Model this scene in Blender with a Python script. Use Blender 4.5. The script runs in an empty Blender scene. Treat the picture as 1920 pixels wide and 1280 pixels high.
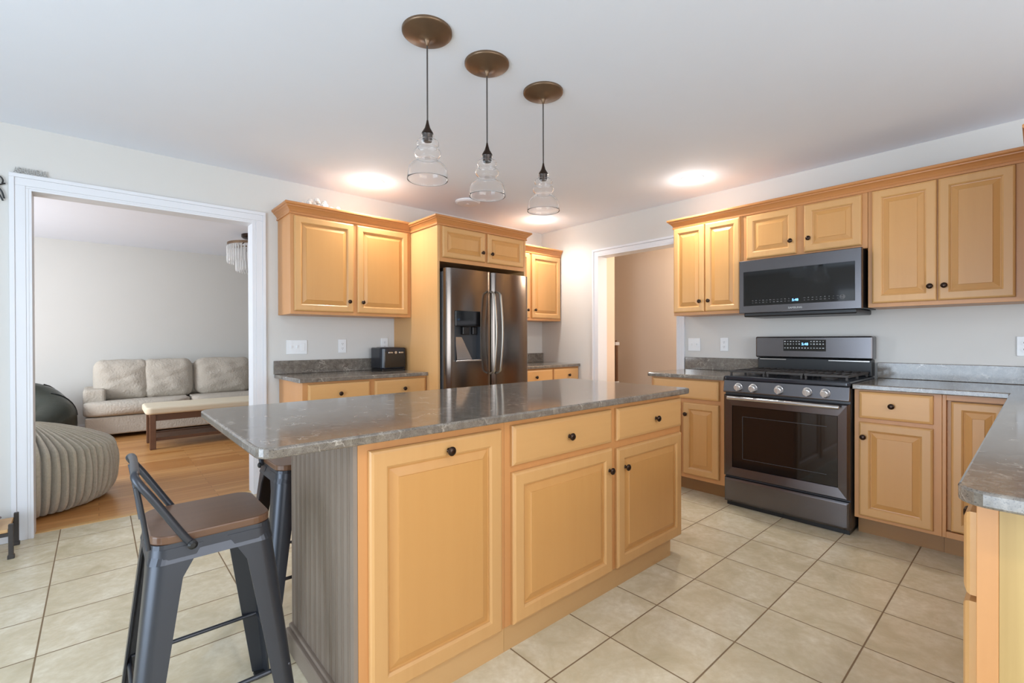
import bpy, bmesh, math, random
from math import sin, cos, pi, radians
from mathutils import Vector, Matrix
C = bpy.context.scene.collection
scene = bpy.context.scene
random.seed(4)

# ------------------------------------------------------------------ camera, world, light, exposure
cd = bpy.data.cameras.new('camera'); cam = bpy.data.objects.new('camera', cd); C.objects.link(cam)
scene.camera = cam
cd.sensor_width = 36.0; cd.lens = 878.66 / 1920 * 36; cd.shift_y = -0.6 / 1920
cd.clip_start = 0.02
YAW, PITCH, ROLL = .7238, -.0041, -.0028
fw = Vector((sin(YAW) * cos(PITCH), cos(YAW) * cos(PITCH), sin(PITCH)))
r0 = Vector((cos(YAW), -sin(YAW), 0)); u0 = r0.cross(fw)
rr = cos(ROLL) * r0 + sin(ROLL) * u0; uu = -sin(ROLL) * r0 + cos(ROLL) * u0
cam.matrix_world = Matrix(((rr.x, uu.x, -fw.x, 0), (rr.y, uu.y, -fw.y, 0), (rr.z, uu.z, -fw.z, 1.2), (0, 0, 0, 1)))

world = bpy.data.worlds.new('world'); scene.world = world; world.use_nodes = True
bg = world.node_tree.nodes['Background']; bg.inputs[0].default_value = (.80, .90, 1.0, 1); bg.inputs[1].default_value = 1.6

def area(name, loc, direction, sx, sy, power, color, spread=180):
    l = bpy.data.lights.new(name, 'AREA'); l.shape = 'RECTANGLE'; l.size = sx; l.size_y = sy
    l.energy = power; l.color = color; l.spread = radians(spread)
    o = bpy.data.objects.new(name, l); C.objects.link(o); o.location = loc
    o.rotation_euler = Vector(direction).to_track_quat('-Z', 'Z').to_euler()
    return o
# daylight entering by the windows of the room (rear wall, left wall) and of the living room
area('daylight_rear_window', (0.9, -2.62, 1.45), (0, 1, .42), 3.6, 1.6, 76, (.95, .97, 1.0))
area('daylight_glass_door', (-2.62, 1.0, 1.15), (1, 0, .3), 2.6, 2.0, 98, (.66, .82, 1.0))
area('daylight_living_window', (-2.55, 6.2, 1.35), (1, .12, 0), 1.5, 1.3, 95, (.88, .94, 1.0))
scene.view_settings.view_transform = 'Standard'; scene.view_settings.look = 'None'
scene.view_settings.gamma = 1; scene.view_settings.use_curve_mapping = False
scene.view_settings.exposure = 0.22

# ------------------------------------------------------------------ materials
def lin(c): return tuple(((v / 255) / 12.92 if v / 255 <= .04045 else ((v / 255 + .055) / 1.055) ** 2.4) for v in c) + (1,)
class NT:
    def __init__(s, name):
        m = bpy.data.materials.new(name); m.use_nodes = True; s.m = m; s.t = m.node_tree; s.b = s.t.nodes['Principled BSDF']
    def n(s, typ, **k):
        x = s.t.nodes.new(typ)
        for a, v in k.items():
            if a in x.inputs: x.inputs[a].default_value = v
            else: setattr(x, a, v)
        return x
    def l(s, a, b): s.t.links.new(a, b)
    def coords(s, scale=(1, 1, 1), world=False, rot=(0, 0, 0)):
        mp = s.n('ShaderNodeMapping'); mp.inputs['Scale'].default_value = scale; mp.inputs['Rotation'].default_value = rot
        if world: g = s.n('ShaderNodeNewGeometry'); s.l(g.outputs['Position'], mp.inputs[0])
        else: g = s.n('ShaderNodeTexCoord'); s.l(g.outputs['Object'], mp.inputs[0])
        return mp.outputs[0]
    def noise(s, vec, scale, detail=4, rough=.5, dist=0):
        x = s.n('ShaderNodeTexNoise'); x.inputs['Scale'].default_value = scale; x.inputs['Detail'].default_value = detail
        x.inputs['Roughness'].default_value = rough; x.inputs['Distortion'].default_value = dist; s.l(vec, x.inputs[0]); return x.outputs[0]
    def ramp(s, fac, stops):
        r = s.n('ShaderNodeValToRGB'); e = r.color_ramp.elements
        while len(e) < len(stops): e.new(.5)
        for i, (p, c) in enumerate(stops): e[i].position = p; e[i].color = c
        s.l(fac, r.inputs[0]); return r.outputs[0]
    def mix(s, f, a, b, mode='MIX'):
        x = s.n('ShaderNodeMix'); x.data_type = 'RGBA'; x.blend_type = mode
        for i, v in ((0, f), (6, a), (7, b)):
            if hasattr(v, 'is_output'): s.l(v, x.inputs[i])
            else: x.inputs[i].default_value = v
        return x.outputs[2]
    def bump(s, h, strength=.2, dist=.002):
        x = s.n('ShaderNodeBump'); x.inputs['Strength'].default_value = strength; x.inputs['Distance'].default_value = dist
        s.l(h, x.inputs['Height']); s.l(x.outputs[0], s.b.inputs['Normal']); return x
def plain(name, col, rough=.5, metal=0, bump=None, **k):
    t = NT(name); t.b.inputs['Base Color'].default_value = lin(col); t.b.inputs['Roughness'].default_value = rough
    t.b.inputs['Metallic'].default_value = metal
    for a, v in k.items(): t.b.inputs[a.replace('_', ' ')].default_value = v
    v = t.coords()
    n = t.noise(v, 4, 2)
    if max(col) > 200: n = t.ramp(n, [(0, (.42, .42, .42, 1)), (1, (.58, .58, .58, 1))])
    c = t.mix(n, lin(tuple(x * .96 for x in col)), lin(tuple(min(255, x * 1.03) for x in col))); t.l(c, t.b.inputs['Base Color'])
    if bump: t.bump(t.noise(v, bump[0], 4), bump[1], bump[2])
    return t.m
def wood(name, light, dark, axis='z', rough=.4, stretch=1.6, contrast=1.0, coat=.1):
    t = NT(name); s = [26, 26, 26]; s['xyz'.index(axis)] = stretch
    v = t.coords(tuple(s)); f = t.noise(v, 1.0, 5, .55, .4)
    s2 = [5, 5, 5]; s2['xyz'.index(axis)] = .9
    g = t.noise(t.coords(tuple(s2)), 1.0, 3, .5, .8)
    a = t.ramp(f, [(.3, lin(dark)), (.68, lin(light))])
    mid = tuple((x * .55 + y * .45) for x, y in zip(light, dark))
    c = t.mix(g, a, lin(mid)); c = t.mix(.35 * contrast, lin(light), c)
    oi = t.n('ShaderNodeObjectInfo'); h = t.n('ShaderNodeHueSaturation'); mr = t.n('ShaderNodeMapRange')
    mr.inputs[3].default_value = .94; mr.inputs[4].default_value = 1.06; t.l(oi.outputs['Random'], mr.inputs[0]); t.l(mr.outputs[0], h.inputs['Value'])
    t.l(c, h.inputs['Color']); t.l(h.outputs[0], t.b.inputs['Base Color'])
    t.b.inputs['Roughness'].default_value = rough; t.b.inputs['Coat Weight'].default_value = coat; t.b.inputs['Coat Roughness'].default_value = .2
    t.bump(f, .06, .001); return t.m
MAPLE_L, MAPLE_D = (211, 163, 105), (191, 136, 78)
M = {}
M['door'] = wood('maple_door', MAPLE_L, MAPLE_D)
M['panelw'] = wood('maple_center_panel', (206, 153, 90), (190, 132, 70))
M['doorh'] = wood('maple_horizontal', MAPLE_L, MAPLE_D, 'x')
M['frame'] = wood('maple_frame', (206, 148, 92), (186, 126, 70))
M['side'] = wood('maple_side_panel', (214, 166, 110), (200, 146, 90))
M['crown'] = wood('maple_crown_shaded', (198, 136, 80), (180, 114, 62), 'x')  # darker orange from the angle of the light is put into this colour
M['crown_y'] = wood('maple_crown_side_shaded', (198, 136, 80), (180, 114, 62), 'y')  # same painted-in light tone, grain along y
M['toe'] = wood('maple_toe_kick', (206, 164, 112), (190, 145, 92), 'x')
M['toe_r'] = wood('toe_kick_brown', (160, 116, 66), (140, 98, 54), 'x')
M['veneer'] = wood('end_panel_veneer', (204, 172, 112), (158, 124, 70), 'z', .45, .8, 2.2, .05)
M['seatwood'] = wood('walnut_seat', (116, 84, 62), (84, 58, 42), 'x', .32, 2.0, 2.2)
M['seatwood2'] = M['seatwood']
M['darkwood'] = wood('dark_brown_wood', (112, 78, 56), (80, 52, 36), 'x', .45, 2, 1.5)
M['wall'] = plain('greige_wall_paint', (213, 211, 207), .65, 0, (160, .04, .001))
M['wall_living'] = plain('living_room_wall_paint', (210, 209, 205), .7, 0, (160, .04, .001))
M['hall'] = plain('tan_hall_paint', (202, 186, 170), .7)
M['hallside'] = plain('pale_hall_paint', (226, 205, 184), .7)
M['ceiling'] = plain('ceiling_paint', (232, 238, 250), .8, 0, (140, .05, .001))
M['trim'] = plain('white_trim_paint', (226, 228, 233), .35)
M['taupe'] = plain('taupe_beadboard_paint', (134, 119, 106), .35)
M['bronze'] = plain('dark_bronze', (60, 46, 38), .28, .85)
M['bronze_can'] = plain('oil_rubbed_bronze', (120, 98, 78), .38, .75)
M['cord'] = plain('dark_cord', (62, 56, 54), .6)
M['bsteel'] = plain('black_stainless', (108, 105, 107), .24, .95)
M['bsteel_l'] = plain('black_stainless_light', (122, 115, 110), .19, .97)
M['steel'] = plain('brushed_steel', (198, 196, 194), .22, .95)
M['handle'] = plain('satin_handle', (176, 170, 160), .34, .9)
M['knobsteel'] = plain('silver_knob', (214, 214, 214), .3, .7)
M['black'] = plain('black_plastic', (22, 22, 24), .35)
M['enamel'] = plain('black_enamel', (36, 40, 48), .18)
M['iron'] = plain('cast_iron_grate', (66, 62, 60), .5, .3)
M['glassblk'] = plain('black_glass', (14, 15, 17), .05, 0, None, IOR=1.6)
M['dgrey'] = plain('dark_grey_panel', (60, 62, 66), .3)
M['plate'] = plain('white_plastic_plate', (234, 236, 238), .35)
M['slot'] = plain('plug_slot_grey', (90, 90, 92), .5)
M['gunmetal'] = plain('gunmetal_stool', (66, 68, 74), .34, .55)
M['icon'] = plain('pale_icons', (190, 194, 196), .5)
M['rubber'] = plain('black_rubber', (26, 26, 26), .7)
M['sofa'] = plain('greige_sofa_fabric', (192, 184, 172), .95, 0, (45, .7, .012))
M['cream'] = plain('cream_upholstery', (226, 214, 190), .9, 0, (300, .4, .002))
M['leather'] = plain('dark_green_leather', (50, 54, 46), .3, 0, (14, .4, .01))
M['white'] = plain('white_decor', (236, 232, 226), .6)
M['letters'] = plain('grey_letters', (172, 172, 170), .6)
M['bowl'] = plain('dark_red_ceramic', (70, 38, 34), .3)
M['tan'] = wood('light_wood_top', (208, 168, 118), (180, 136, 88), 'x')
M['threshold'] = wood('oak_threshold', (214, 170, 110), (198, 148, 88), 'x')
def emis(name, col, st):
    t = NT(name); t.b.inputs['Base Color'].default_value = lin(col); t.b.inputs['Emission Color'].default_value = lin(col); t.b.inputs['Emission Strength'].default_value = st
    return t.m
M['lens'] = emis('lit_lens', (255, 246, 230), 7)
M['digits'] = emis('blue_digits', (120, 190, 255), 2.5)
def glass(name, tint=(1, 1, 1, 1), rough=.01, ior=1.45):
    t = NT(name); t.b.inputs['Base Color'].default_value = tint; t.b.inputs['Transmission Weight'].default_value = 1
    t.b.inputs['Roughness'].default_value = rough; t.b.inputs['IOR'].default_value = ior; return t.m
M['glass'] = glass('clear_pendant_glass', rough=.0, ior=1.3); M['crystal'] = glass('crystal', rough=.15, ior=1.3)
M['glass'].node_tree.nodes['Principled BSDF'].inputs['Transmission Weight'].default_value = .985
M['crystal'].node_tree.nodes['Principled BSDF'].inputs['Transmission Weight'].default_value = .6
def granite():
    t = NT('polished_granite'); v = t.coords(world=True)
    fine = t.noise(v, 300, 5, .7); med = t.noise(v, 34, 6, .65, .6); big = t.noise(v, 5, 4, .6, 1.0)
    base = t.ramp(med, [(.34, lin((82, 77, 73))), (.5, lin((116, 109, 102))), (.66, lin((150, 143, 134)))])
    base = t.mix(big, base, lin((124, 114, 102)))
    sp = t.ramp(fine, [(.38, (.25, .25, .25, 1)), (.46, (1, 1, 1, 1))])
    c = t.mix(sp, lin((60, 56, 54)), base)
    vo = t.n('ShaderNodeTexVoronoi'); vo.feature = 'DISTANCE_TO_EDGE'; vo.inputs['Scale'].default_value = 9
    vm = t.n('ShaderNodeVectorMath'); vm.operation = 'ADD'; nz = t.n('ShaderNodeTexNoise'); nz.inputs['Scale'].default_value = 7; nz.inputs['Detail'].default_value = 5
    t.l(v, nz.inputs[0]); sc = t.n('ShaderNodeVectorMath'); sc.operation = 'SCALE'; sc.inputs['Scale'].default_value = .35; t.l(nz.outputs['Color'], sc.inputs[0])
    t.l(v, vm.inputs[0]); t.l(sc.outputs[0], vm.inputs[1]); t.l(vm.outputs[0], vo.inputs[0])
    vein = t.ramp(vo.outputs['Distance'], [(0.0, (1, 1, 1, 1)), (.035, (0, 0, 0, 1))])
    msk = t.ramp(t.noise(v, 11, 3), [(.52, (0, 0, 0, 1)), (.62, (.8, .8, .8, 1))])
    vv = t.n('ShaderNodeMath'); vv.operation = 'MULTIPLY'; t.l(vein, vv.inputs[0]); t.l(msk, vv.inputs[1])
    c = t.mix(vv.outputs[0], c, lin((186, 178, 166)))
    t.l(c, t.b.inputs['Base Color']); t.b.inputs['Roughness'].default_value = .09; t.b.inputs['IOR'].default_value = 1.6
    t.bump(fine, .05, .0006); return t.m
M['granite'] = granite()
def tilefloor():
    t = NT('ceramic_floor_tile'); g = t.n('ShaderNodeNewGeometry'); sx = t.n('ShaderNodeSeparateXYZ'); t.l(g.outputs['Position'], sx.inputs[0])
    T = .3444
    def mth(op, a, b=None, c=None):
        m = t.n('ShaderNodeMath'); m.operation = op
        for i, q in enumerate((a, b, c)):
            if q is None: continue
            if hasattr(q, 'is_output'): t.l(q, m.inputs[i])
            else: m.inputs[i].default_value = q
        return m.outputs[0]
    def ax(o, off):
        k = mth('DIVIDE', mth('SUBTRACT', o, off), T); return mth('FLOOR', k), mth('FRACT', k)
    fx, rx = ax(sx.outputs[0], 1.8835); fy, ry = ax(sx.outputs[1], 1.149)
    def edge(r): return mth('MINIMUM', r, mth('SUBTRACT', 1.0, r))
    e = mth('MINIMUM', edge(rx), edge(ry))
    mask = t.n('ShaderNodeMapRange'); mask.inputs[1].default_value = .006; mask.inputs[2].default_value = .011; t.l(e, mask.inputs[0])
    cb = t.n('ShaderNodeCombineXYZ'); t.l(fx, cb.inputs[0]); t.l(fy, cb.inputs[1]); wn = t.n('ShaderNodeTexWhiteNoise'); t.l(cb.outputs[0], wn.inputs[0])
    ad = t.n('ShaderNodeVectorMath'); ad.operation = 'MULTIPLY_ADD'; t.l(wn.outputs['Color'], ad.inputs[0]); ad.inputs[1].default_value = (9, 9, 9); t.l(g.outputs['Position'], ad.inputs[2])
    n1 = t.noise(ad.outputs[0], 5, 6, .6, .8); n2 = t.noise(ad.outputs[0], 34, 4, .6)
    c = t.ramp(n1, [(.28, lin((192, 180, 150))), (.5, lin((216, 205, 178))), (.68, lin((230, 222, 200)))])
    c = t.mix(t.ramp(n2, [(.35, (.5, .5, .5, 1)), (.7, (0, 0, 0, 1))]), c, lin((196, 180, 146)))
    hs = t.n('ShaderNodeHueSaturation'); mr = t.n('ShaderNodeMapRange'); mr.inputs[3].default_value = .95; mr.inputs[4].default_value = 1.03
    t.l(wn.outputs['Value'], mr.inputs[0]); t.l(mr.outputs[0], hs.inputs['Value']); t.l(c, hs.inputs['Color'])
    c = t.mix(mask.outputs[0], lin((128, 106, 78)), hs.outputs[0])
    t.l(c, t.b.inputs['Base Color'])
    rg = t.n('ShaderNodeMapRange'); rg.inputs[3].default_value = .7; rg.inputs[4].default_value = .26; t.l(mask.outputs[0], rg.inputs[0]); t.l(rg.outputs[0], t.b.inputs['Roughness'])
    h = mth('MULTIPLY_ADD', n2, .12, mask.outputs[0]); t.bump(h, .35, .0025); return t.m
M['tile'] = tilefloor()
def oakfloor():
    t = NT('oak_strip_floor'); v = t.coords(world=True); br = t.n('ShaderNodeTexBrick')
    br.offset = .37; br.inputs['Scale'].default_value = 1; br.inputs['Brick Width'].default_value = 1.1; br.inputs['Row Height'].default_value = .07
    br.inputs['Mortar Size'].default_value = .0012; br.inputs['Color1'].default_value = lin((224, 170, 106)); br.inputs['Color2'].default_value = lin((190, 130, 70)); br.inputs['Mortar'].default_value = lin((110, 66, 34))
    t.l(v, br.inputs[0]); n = t.noise(t.coords((2, 40, 40), True), 1, 5, .6)
    c = t.mix(t.ramp(n, [(.3, (.6, .6, .6, 1)), (.7, (0, 0, 0, 1))]), br.outputs[0], lin((170, 108, 52)))
    t.l(c, t.b.inputs['Base Color']); t.b.inputs['Roughness'].default_value = .3; return t.m
M['oak'] = oakfloor()
def pouffur():
    t = NT('ribbed_beige_plush'); n = t.noise(t.coords(), 60, 5, .7)
    c = t.mix(n, lin((168, 158, 138)), lin((206, 198, 180))); t.l(c, t.b.inputs['Base Color']); t.b.inputs['Roughness'].default_value = 1
    t.b.inputs['Sheen Weight'].default_value = .5; t.bump(n, .8, .01); return t.m
M['plush'] = pouffur()

# ------------------------------------------------------------------ mesh helpers
def box(bm, x0, x1, y0, y1, z0, z1):
    vs = [bm.verts.new((x, y, z)) for x in (x0, x1) for y in (y0, y1) for z in (z0, z1)]
    for f in ((0, 1, 3, 2), (4, 6, 7, 5), (0, 4, 5, 1), (2, 3, 7, 6), (0, 2, 6, 4), (1, 5, 7, 3)): bm.faces.new([vs[i] for i in f])
def lathe(bm, prof, c=(0, 0, 0), axis='z', seg=24, cap=True, rf=None):
    rings = []
    for r, h in prof:
        ring = []
        for i in range(seg):
            a = 2 * pi * i / seg; q = r * (rf(a, h) if rf else 1)
            p = (q * cos(a), q * sin(a), h)
            if axis == 'y': p = (q * cos(a), h, -q * sin(a))
            if axis == 'x': p = (h, q * cos(a), q * sin(a))
            ring.append(bm.verts.new((p[0] + c[0], p[1] + c[1], p[2] + c[2])))
        rings.append(ring)
    for a, b in zip(rings, rings[1:]):
        for i in range(seg): bm.faces.new((a[i], a[(i + 1) % seg], b[(i + 1) % seg], b[i]))
    if cap:
        for ring in (rings[0], rings[-1]): bm.faces.new(ring)
def tube(bm, pts, r, seg=10, flat=1.0):
    P = [Vector(p) for p in pts]; rings = []; up = None
    for i, p in enumerate(P):
        d = ((P[i + 1] if i < len(P) - 1 else p) - (P[i - 1] if i else p)).normalized()
        if up is None: up = Vector((0, 0, 1)) if abs(d.z) < .9 else Vector((1, 0, 0))
        s = d.cross(up).normalized(); up = s.cross(d).normalized()
        rings.append([bm.verts.new(p + r * (cos(2 * pi * k / seg) * s + flat * sin(2 * pi * k / seg) * up)) for k in range(seg)])
    for a, b in zip(rings, rings[1:]):
        for i in range(seg): bm.faces.new((a[i], a[(i + 1) % seg], b[(i + 1) % seg], b[i]))
    bm.faces.new(rings[0]); bm.faces.new(rings[-1])
def prism(bm, pts, z0, z1):
    a = [bm.verts.new((x, y, z0)) for x, y in pts]; b = [bm.verts.new((x, y, z1)) for x, y in pts]; n = len(pts)
    bm.faces.new(a); bm.faces.new(b)
    for i in range(n): bm.faces.new((a[i], a[(i + 1) % n], b[(i + 1) % n], b[i]))
def rpoly(pts, rads, seg=6):
    out = []; n = len(pts)
    for i in range(n):
        p = Vector(pts[i]); r = rads[i]
        if r <= 0: out.append(tuple(p)); continue
        a = (Vector(pts[i - 1]) - p).normalized(); b = (Vector(pts[(i + 1) % n]) - p).normalized()
        s = p + a * r; e = p + b * r; c = p + a * r + b * r
        for k in range(seg + 1):
            t = k / seg * pi / 2; out.append(tuple(c - b * r * cos(t) - a * r * sin(t)))
    return out
def smoothpath(pts, n=8):
    P = [Vector(p) for p in pts]; out = []
    P = [P[0] * 2 - P[1]] + P + [P[-1] * 2 - P[-2]]
    for i in range(1, len(P) - 2):
        for k in range(n):
            t = k / n; a, b, c, d = P[i - 1:i + 3]
            out.append(.5 * ((2 * b) + (c - a) * t + (2 * a - 5 * b + 4 * c - d) * t * t + (3 * b - a - 3 * c + d) * t ** 3))
    out.append(P[-2]); return out
def obj(name, bm, mat, parent=None, bevel=0, smooth=False, seg=2, solid=0, subsurf=0, loc=None):
    bmesh.ops.recalc_face_normals(bm, faces=bm.faces)
    me = bpy.data.meshes.new(name); bm.to_mesh(me); bm.free()
    for m in (mat if isinstance(mat, list) else [mat]): me.materials.append(m)
    o = bpy.data.objects.new(name, me); C.objects.link(o)
    if smooth:
        for p in me.polygons: p.use_smooth = True
        me.set_sharp_from_angle(angle=radians(42))
    if solid:
        md = o.modifiers.new('solid', 'SOLIDIFY'); md.thickness = solid; md.offset = 0
    if bevel:
        md = o.modifiers.new('bevel', 'BEVEL'); md.width = bevel; md.segments = seg; md.limit_method = 'ANGLE'; md.angle_limit = radians(40)
    if subsurf:
        md = o.modifiers.new('sub', 'SUBSURF'); md.levels = subsurf; md.render_levels = subsurf
    if parent: o.parent = parent
    if loc: o.location = loc
    return o
def nb(): return bmesh.new()
def bx(name, mat, parent, *boxes, bevel=0, **k):
    bm = nb()
    for b in boxes: box(bm, *b)
    return obj(name, bm, mat, parent, bevel, **k)
def tag(o, label, cat, group=None, kind=None):
    o['label'] = label; o['category'] = cat
    if group: o['group'] = group
    if kind: o['kind'] = kind
    return o
def thing(name, label, cat, loc, rz=0, group=None):
    o = bpy.data.objects.new(name, None); C.objects.link(o); o.empty_display_size = .05
    o.location = loc; o.rotation_euler = (0, 0, rz); return tag(o, label, cat, group)
def struct(name, bm, mat, bevel=0):
    o = obj(name, bm, mat, None, bevel); o['kind'] = 'structure'; return o
def rebase(root):            # children were modelled in world coordinates: shift them under an unrotated root
    for c in list(root.children):
        c.data.transform(Matrix.Translation(-Vector(root.location)))
        for g in c.children: g.data.transform(Matrix.Translation(-Vector(root.location)))
def text(name, s, size, mat, parent, loc, extrude=.0008, rot=(pi / 2, 0, 0), align='CENTER', sx=1):
    cu = bpy.data.curves.new(name, 'FONT'); cu.body = s; cu.size = size; cu.extrude = extrude; cu.align_x = align; cu.align_y = 'CENTER'; cu.resolution_u = 3
    t = bpy.data.objects.new(name + '_tmp', cu); C.objects.link(t); dg = bpy.context.evaluated_depsgraph_get(); dg.update()
    me = bpy.data.meshes.new_from_object(t.evaluated_get(dg)); bpy.data.objects.remove(t)
    me.transform(Matrix.Translation(loc) @ Matrix.Rotation(rot[2], 4, 'Z') @ Matrix.Rotation(rot[0], 4, 'X') @ Matrix.Scale(sx, 4, (1, 0, 0)))
    me.materials.clear(); me.materials.append(mat)
    o = bpy.data.objects.new(name, me); C.objects.link(o)
    if parent: o.parent = parent
    return o
def pillow(bm, c, s, e=3.0, nu=28, nv=16, wr=0, seed=0, rot=None):
    rnd = random.Random(seed); ph = [rnd.uniform(0, 6) for _ in range(6)]
    def f(v, p): return math.copysign(abs(v) ** p, v)
    rings = []
    for j in range(nv + 1):
        th = -pi / 2 + pi * j / nv; ring = []
        for i in range(nu):
            a = 2 * pi * i / nu
            ee = 2 + (e - 2) * min(1, cos(th) * 1.25) ** 2
            x = f(cos(th), .75) * f(cos(a), 2 / ee); z = f(cos(th), .75) * f(sin(a), 2 / ee); y = f(sin(th), .9)
            w = 1 + wr * (sin(7 * x + ph[0] + 3 * z) * .5 + sin(13 * z + ph[1] - 5 * x) * .35 + sin(19 * x * z + ph[2]) * .3)
            p = Vector((x * s[0] / 2, y * s[1] / 2 * w, z * s[2] / 2 * (1 + wr * .25 * sin(9 * x + ph[3]))))
            if rot: p = rot @ p
            ring.append(bm.verts.new(p + Vector(c)))
        rings.append(ring)
    for a, b in zip(rings, rings[1:]):
        for i in range(nu): bm.faces.new((a[i], a[(i + 1) % nu], b[(i + 1) % nu], b[i]))
    bm.faces.new(rings[0]); bm.faces.new(rings[-1])

# ------------------------------------------------------------------ the setting
YB, XR, H, XL, YR = 4.07, 4.09, 2.49, -2.7, -2.7
def wall(name, mat, *boxes):
    bm = nb()
    for b in boxes: box(bm, *b)
    return struct(name, bm, mat)
OX0, OX1, OZ = -.309, .914, 2.118
DY0, DY1, DZ = 2.265, 3.21, 2.108
bm = nb(); box(bm, XL - .1, 5.3, YR - .1, 4.135, -.1, 0); struct('floor', bm, M['tile'])
bm = nb(); box(bm, XL - .1, 4.6, 4.175, 8.6, -.1, 0.0); struct('floor_living', bm, M['oak'])
bm = nb(); box(bm, XL - .1, 4.6, 4.135, 4.175, -.1, 0.004); struct('trim_7', bm, M['threshold'])
bm = nb(); box(bm, XL - .1, 5.3, YR - .1, 8.6, H, H + .1); struct('ceiling', bm, M['ceiling'])
wall('wall_back', M['wall'], (XL, OX0, YB, YB + .12, 0, H), (OX1, 4.19, YB, YB + .12, 0, H), (OX0, OX1, YB, YB + .12, OZ, H))
wall('wall_right', M['wall'], (XR, XR + .14, YR, DY0, 0, H), (XR, XR + .14, DY1, YB, 0, H), (XR, XR + .14, DY0, DY1, DZ, H))
wall('wall_left', M['wall'], (XL - .12, XL, YR, -.5, 0, H), (XL - .12, XL, 2.5, 4.19, 0, H), (XL - .12, XL, -.5, 2.5, 2.15, H))
wall('wall_rear', M['wall'], (XL - .12, -1.1, YR - .12, YR, 0, H), (2.9, XR + .14, YR - .12, YR, 0, H), (-1.1, 2.9, YR - .12, YR, 2.3, H), (-1.1, 2.9, YR - .12, YR, 0, .6))
wall('wall_living_back', M['wall_living'], (XL - .12, 4.4, 8.3, 8.4, 0, H))
wall('wall_living_left', M['wall_living'], (XL - .12, XL, 4.19, 5.3, 0, H), (XL - .12, XL, 7.1, 8.3, 0, H), (XL - .12, XL, 5.3, 7.1, 0, .6), (XL - .12, XL, 5.3, 7.1, 2.1, H))
wall('wall_living_right', M['wall_living'], (3.9, 4.0, 4.19, 8.3, 0, H))
wall('wall_hall_far', M['hall'], (5.1, 5.2, 1.2, 4.19, 0, H))
wall('wall_hall_side', M['hallside'], (4.231, 4.39, DY1, 4.06, 0, H))
wall('wall_hall_end', M['hall'], (4.23, 5.1, 1.1, 1.2, 0, H), (4.23, 5.1, 4.09, 4.19, 0, H))
# window and glass door frames in the walls behind and left of the camera
def wframe(name, boxes):
    bm = nb()
    for b in boxes: box(bm, *b)
    struct(name, bm, M['trim'], .003)
wframe('window_1', [(-1.1, 2.9, YR - .05, YR + .03, .6, .68), (-1.1, 2.9, YR - .05, YR + .03, 2.22, 2.3), (-1.1, -1.03, YR - .05, YR + .03, .68, 2.22), (2.83, 2.9, YR - .05, YR + .03, .68, 2.22), (.85, .95, YR - .05, YR + .03, .68, 2.22), (-1.03, 2.83, YR - .04, YR + .01, 1.42, 1.46)])
wframe('door_1', [(XL - .05, XL + .03, -.5, 2.5, 2.07, 2.15), (XL - .05, XL + .03, -.5, -.43, 0, 2.07), (XL - .05, XL + .03, 2.43, 2.5, 0, 2.07), (XL - .05, XL + .03, .95, 1.05, 0, 2.07)])
wframe('window_2', [(XL - .05, XL + .03, 5.3, 7.1, .6, .67), (XL - .05, XL + .03, 5.3, 7.1, 2.03, 2.1), (XL - .05, XL + .03, 5.3, 5.37, .67, 2.03), (XL - .05, XL + .03, 7.03, 7.1, .67, 2.03), (XL - .05, XL + .03, 6.17, 6.23, .67, 2.03)])
def ramp_casing(name, boxes):
    bm = nb()
    for b in boxes: box(bm, *b)
    struct(name, bm, M['trim'], .004)
# casing of the living room opening (kitchen side), mitred steps: flat band, raised outer band, inner bead, jamb liners
def casing_x(name, x0, x1, z, y, w=.08, s=-1):
    bm = nb()
    def frame(o0, o1, t):      # band between offsets o0..o1 outside the opening, thickness t
        box(bm, x0 - o1, x0 - o0, y, y + s * t, 0, z + o0); box(bm, x1 + o0, x1 + o1, y, y + s * t, 0, z + o0); box(bm, x0 - o1, x1 + o1, y, y + s * t, z + o0, z + o1)
    frame(0, w * .16, .013); frame(w * .16, w * .72, .015); frame(w * .72, w, .020)
    struct(name, bm, M['trim'], .002)
casing_x('trim_1', OX0, OX1, OZ, YB, .082)
bm = nb(); e = .012
for b in ((OX0, OX0 + e, YB - .012, YB + .13, 0, OZ), (OX1 - e, OX1, YB - .012, YB + .13, 0, OZ), (OX0 + e, OX1 - e, YB - .012, YB + .13, OZ - e, OZ)): box(bm, *b)
struct('trim_2', bm, M['trim'])
bm = nb()
w = .068
for o0, o1, t in ((0, .012, .014), (.012, .045, .012), (.045, w, .02)):
    box(bm, XR - t, XR, DY0 - o1, DY0 - o0, 0, DZ + o0); box(bm, XR - t, XR, DY1 + o0, DY1 + o1, 0, DZ + o0); box(bm, XR - t, XR, DY0 - o1, DY1 + o1, DZ + o0, DZ + o1)
struct('trim_3', bm, M['trim'], .002)
bm = nb()
for b in ((XR - .014, XR + .14, DY0, DY0 + e, 0, DZ), (XR - .014, XR + .141, DY1 - e, DY1, 0, DZ), (XR - .014, XR + .14, DY0 + e, DY1 - e, DZ - e, DZ)): box(bm, *b)
struct('trim_4', bm, M['trim'])
for nm, bs in (('baseboard_back', [(XL, OX0 - .084, YB - .015, YB, 0, .1)]), ('baseboard_right', [(XR - .015, XR, DY1 + .07, 3.44, 0, .1)]),
               ('baseboard_living', [(XL, 3.9, 8.285, 8.3, 0, .1)]), ('baseboard_hall', [(5.085, 5.1, 1.2, 4.09, 0, .1)])):
    bm = nb()
    for b in bs: box(bm, *b)
    struct(nm, bm, M['trim'], .004)

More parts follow.
